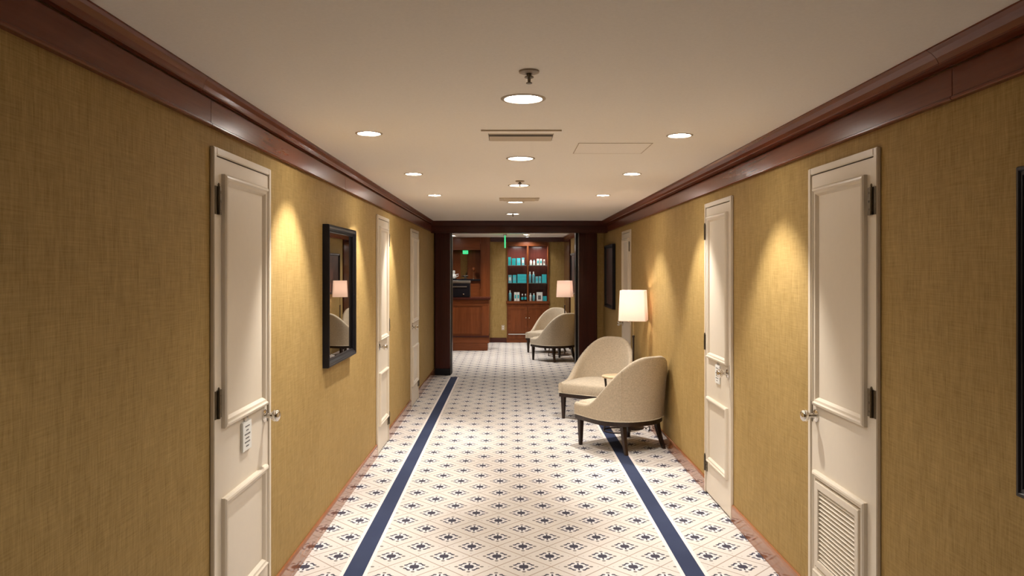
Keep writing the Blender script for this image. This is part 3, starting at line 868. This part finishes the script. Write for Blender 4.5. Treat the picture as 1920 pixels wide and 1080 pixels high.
# display cabinet
t = thing('display_cabinet', (0, Y2, 0), 0, 'cherry wood display cabinet with lit shelves of aqua products', 'cabinet')
cx0, cx1, cxm0, cxm1 = -.052, .880, .3925, .4285
D = .34
MB().box(cx0, cx0+.018, -.03, D, .9205, 2.238).build('side_panel', 'cherry', t, bev=.003)
MB().box(cx1-.025, cx1, -.03, D, .9205, 2.238).build('side_panel', 'cherry', t, bev=.003)
MB().box(cx0+.019, cx1-.026, D-.02, D, .9205, 2.238).build('back_panel', 'mahz', t)
MB().box(cx0+.019, cx1-.026, -.028, D-.021, 2.150, 2.238).build('top_rail', 'cherryx', t, bev=.003)
MB().box(cxm0, cxm1, -.026, D-.021, .9205, 2.149).build('divider', 'cherry', t, bev=.003)
MB().box(cx0-.02, cx1+.02, -.055, D, .865, .920).build('ledge', 'cherryx', t, bev=.006)
MB().box(cx0, cx1, -.025, D, .08, .8645).build('base_body', 'cherry', t)
MB().box(cx0-.01, cx1+.01, -.04, D, .001, .0795).build('plinth', 'cherryx', t, bev=.004)
for a, b in ((cx0+.03, .395), (.42, cx1-.03)):
    d = MB().box(a, b, -.043, -.0255, .20, .80).build('cabinet_door', 'cherry', t, bev=.003)
    frame_b = MB()
    for q in ((a+.0, a+.05, .20, .80), (b-.05, b, .20, .80), (a+.05, b-.05, .20, .25), (a+.05, b-.05, .75, .80)):
        frame_b.box(q[0], q[1], -.052, -.0432, q[2], q[3])
    frame_b.build('door_rails', 'cherryx', d, bev=.002)
    MB().lathe([(.012, -.052), (.007, -.062), (.012, -.072), (.004, -.078)], (a+.025 if a > .4 else b-.025, 0, .55), 14, axis='y').build('pull', 'brass', d, smooth=True)
MB().box(cx0+.03, .38, -.05, -.0255, .178, .194).build('kick_light_strip', 'white', t)
for z in (1.325, 1.722):
    for a, b in ((cx0+.0185, cxm0-.0005), (cxm1+.0005, cx1-.0255)):
        MB().box(a, b, -.018, D-.0215, z-.010, z).build('glass_shelf', 'glass', t, bev=.0015)
lamp('cabinet_light', 'AREA', (.18, .03, 2.146), t, 7, WARM, .1).data.size = .2
lamp('cabinet_light', 'AREA', (.64, .03, 2.146), t, 7, WARM, .1).data.size = .2
sp = thing('spot_downlight', (.39, Y2-.35, ZC-.0005), 0, 'tiny spotlight in ceiling just in front of the display cabinet', 'downlight')
part('trim_ring', wr_me, sp, (0, 0, -.002))
MB().lathe([(.03, 0), (.03, -.006), (.015, -.009)], n=20).build('bulb', 'spotoff', sp, smooth=True)
lamp('bulb_light', 'SPOT', (0, 0, -.02), sp, 25, WARM, .03, math.radians(120), .6, (math.radians(25), 0, 0))

# products: (crop x0, x1, top) -> metres on the shelf plane
def PX(c): return (930 + c/6.356 - 955)/84.06
Z1, Z2, Z3 = 1.7225, 1.3255, .9205
def box_item(x0, x1, z, h, mat, label, group, band=None, yy=.07):
    a, b = PX(x0), PX(x1); c = (a+b)/2; hw = (b-a)/2
    t = thing('product_box', (c, Y2+yy, z), random.uniform(-.08, .08), label, 'box', group)
    bd = MB().box(-hw, hw, -.035, .035, .0005, h).build('carton', mat, t, bev=.0015)
    if band: MB().box(-hw*.62, hw*.62, -.0362, -.0353, h*.30, h*.72).build('printed_label', band, t)
def bottle_item(x0, x1, z, h, mat, cap, label, group, yy=.07, band=None):
    a, b = PX(x0), PX(x1); c = (a+b)/2; r = (b-a)/2
    t = thing('product_bottle', (c, Y2+yy, z), 0, label, 'bottle', group)
    hb = h*.78
    MB().lathe([(r*.9, .0005), (r, .004), (r, hb*.90), (r*.92, hb*.95), (r*.5, hb)], n=20).build('body', mat, t, smooth=True)
    MB().lathe([(r*.50, hb+.0003), (r*.52, h*.96), (r*.45, h)], n=16).build('cap', cap, t, smooth=True)
    if band: MB().lathe([(r*1.01, hb*.25), (r*1.01, hb*.72)], n=20, close=False).build('wrap_label', band, t, smooth=True)
k = 1/6.356/84.06
def H(px): return px*k
g = 'top left shelf of the display cabinet'
box_item(145, 178, Z1, H(97), 'teal', 'dark teal box leftmost on the top left cabinet shelf', g)
box_item(190, 235, Z1, H(82), 'teal', 'wide dark teal box, second on the top left shelf', g)
box_item(247, 292, Z1, H(84), 'aqua', 'aqua box, third on the top left shelf', g, 'paleaqua')
box_item(308, 340, Z1, H(90), 'paleaqua', 'pale aqua box next to the divider on the top left shelf', g, 'white')
g = 'top right shelf of the display cabinet'
bottle_item(402, 430, Z1, H(64), 'white', 'white', 'white bottle next to the divider on top right shelf', g)
bottle_item(443, 467, Z1, H(64), 'white', 'paleaqua', 'slim white bottle, second on the top right shelf', g)
box_item(486, 515, Z1, H(76), 'white', 'white carton with aqua band, third on top right shelf', g, 'aqua')
box_item(524, 550, Z1, H(76), 'white', 'white carton with aqua band, fourth on top right shelf', g, 'aqua')
box_item(565, 587, Z1, H(70), 'white', 'narrow white carton rightmost on the top right shelf', g, 'print')
g = 'middle left shelf of the display cabinet'
box_item(147, 187, Z2, H(95), 'paleaqua', 'pale aqua box leftmost on the middle left shelf', g, 'white')
box_item(200, 243, Z2, H(95), 'aqua', 'aqua box, second on the middle left shelf', g, 'paleaqua')
for i, lab in enumerate(['lowest', 'middle', 'topmost']):
    box_item(256, 364, Z2 + i*(H(104)/3+.0006), H(104)/3, 'aqua', lab + ' wide aqua box in the stack on the middle left shelf', g)
g = 'middle right shelf of the display cabinet'
bottle_item(391, 421, Z2, H(135), 'paleaqua', 'white', 'tall aqua bottle next to the divider on middle right shelf', g)
bottle_item(433, 464, Z2, H(135), 'paleaqua', 'white', 'tall aqua bottle, second on the middle right shelf', g)
box_item(472, 503, Z2, H(78), 'paleaqua', 'small pale aqua box, third on middle right shelf', g, 'aqua')
box_item(509, 538, Z2, H(80), 'paleaqua', 'small pale aqua box, fourth on middle right shelf', g, 'aqua')
box_item(549, 604, Z2, H(102), 'aqua', 'large aqua box rightmost on the middle right shelf', g)
g = 'bottom left shelf of the display cabinet'
bottle_item(150, 184, Z3, H(128), 'paleaqua', 'white', 'tall aqua bottle leftmost on the cabinet ledge', g)
box_item(217, 247, Z3, H(105), 'white', 'white and aqua tube box, second on the cabinet ledge', g, 'aqua')
box_item(250, 280, Z3, H(105), 'white', 'white and aqua tube box, third on the cabinet ledge', g, 'aqua')
bottle_item(300, 330, Z3, H(86), 'amber', 'white', 'dark bottle with aqua label, fourth on the cabinet ledge', g, band='aqua')
bottle_item(338, 366, Z3, H(86), 'amber', 'white', 'dark bottle with aqua label beside the divider on the ledge', g, band='aqua')
g = 'bottom right shelf of the display cabinet'
bottle_item(398, 426, Z3, H(94), 'white', 'white', 'white bottle right of the divider on the cabinet ledge', g)
bottle_item(437, 468, Z3, H(92), 'paleaqua', 'white', 'aqua bottle left of the small picture card on the ledge', g)
a, b = PX(484), PX(555)
t = thing('picture_card', ((a+b)/2, Y2+.06, Z3), 0, 'white card with grey picture standing on the cabinet ledge', 'card')
MB().box((a-b)/2, (b-a)/2, -.004, .004, .0005, H(106)).build('card', 'white', t, bev=.001)
MB().box(-.032, .032, -.0050, -.0042, .035, .125).build('printed_picture', 'print', t)
MB().box(-.01, .01, .0045, .05, .0005, .08).build('stand', 'white', t)
box_item(560, 604, Z3, H(58), 'aqua', 'small aqua box rightmost on the cabinet ledge', g)
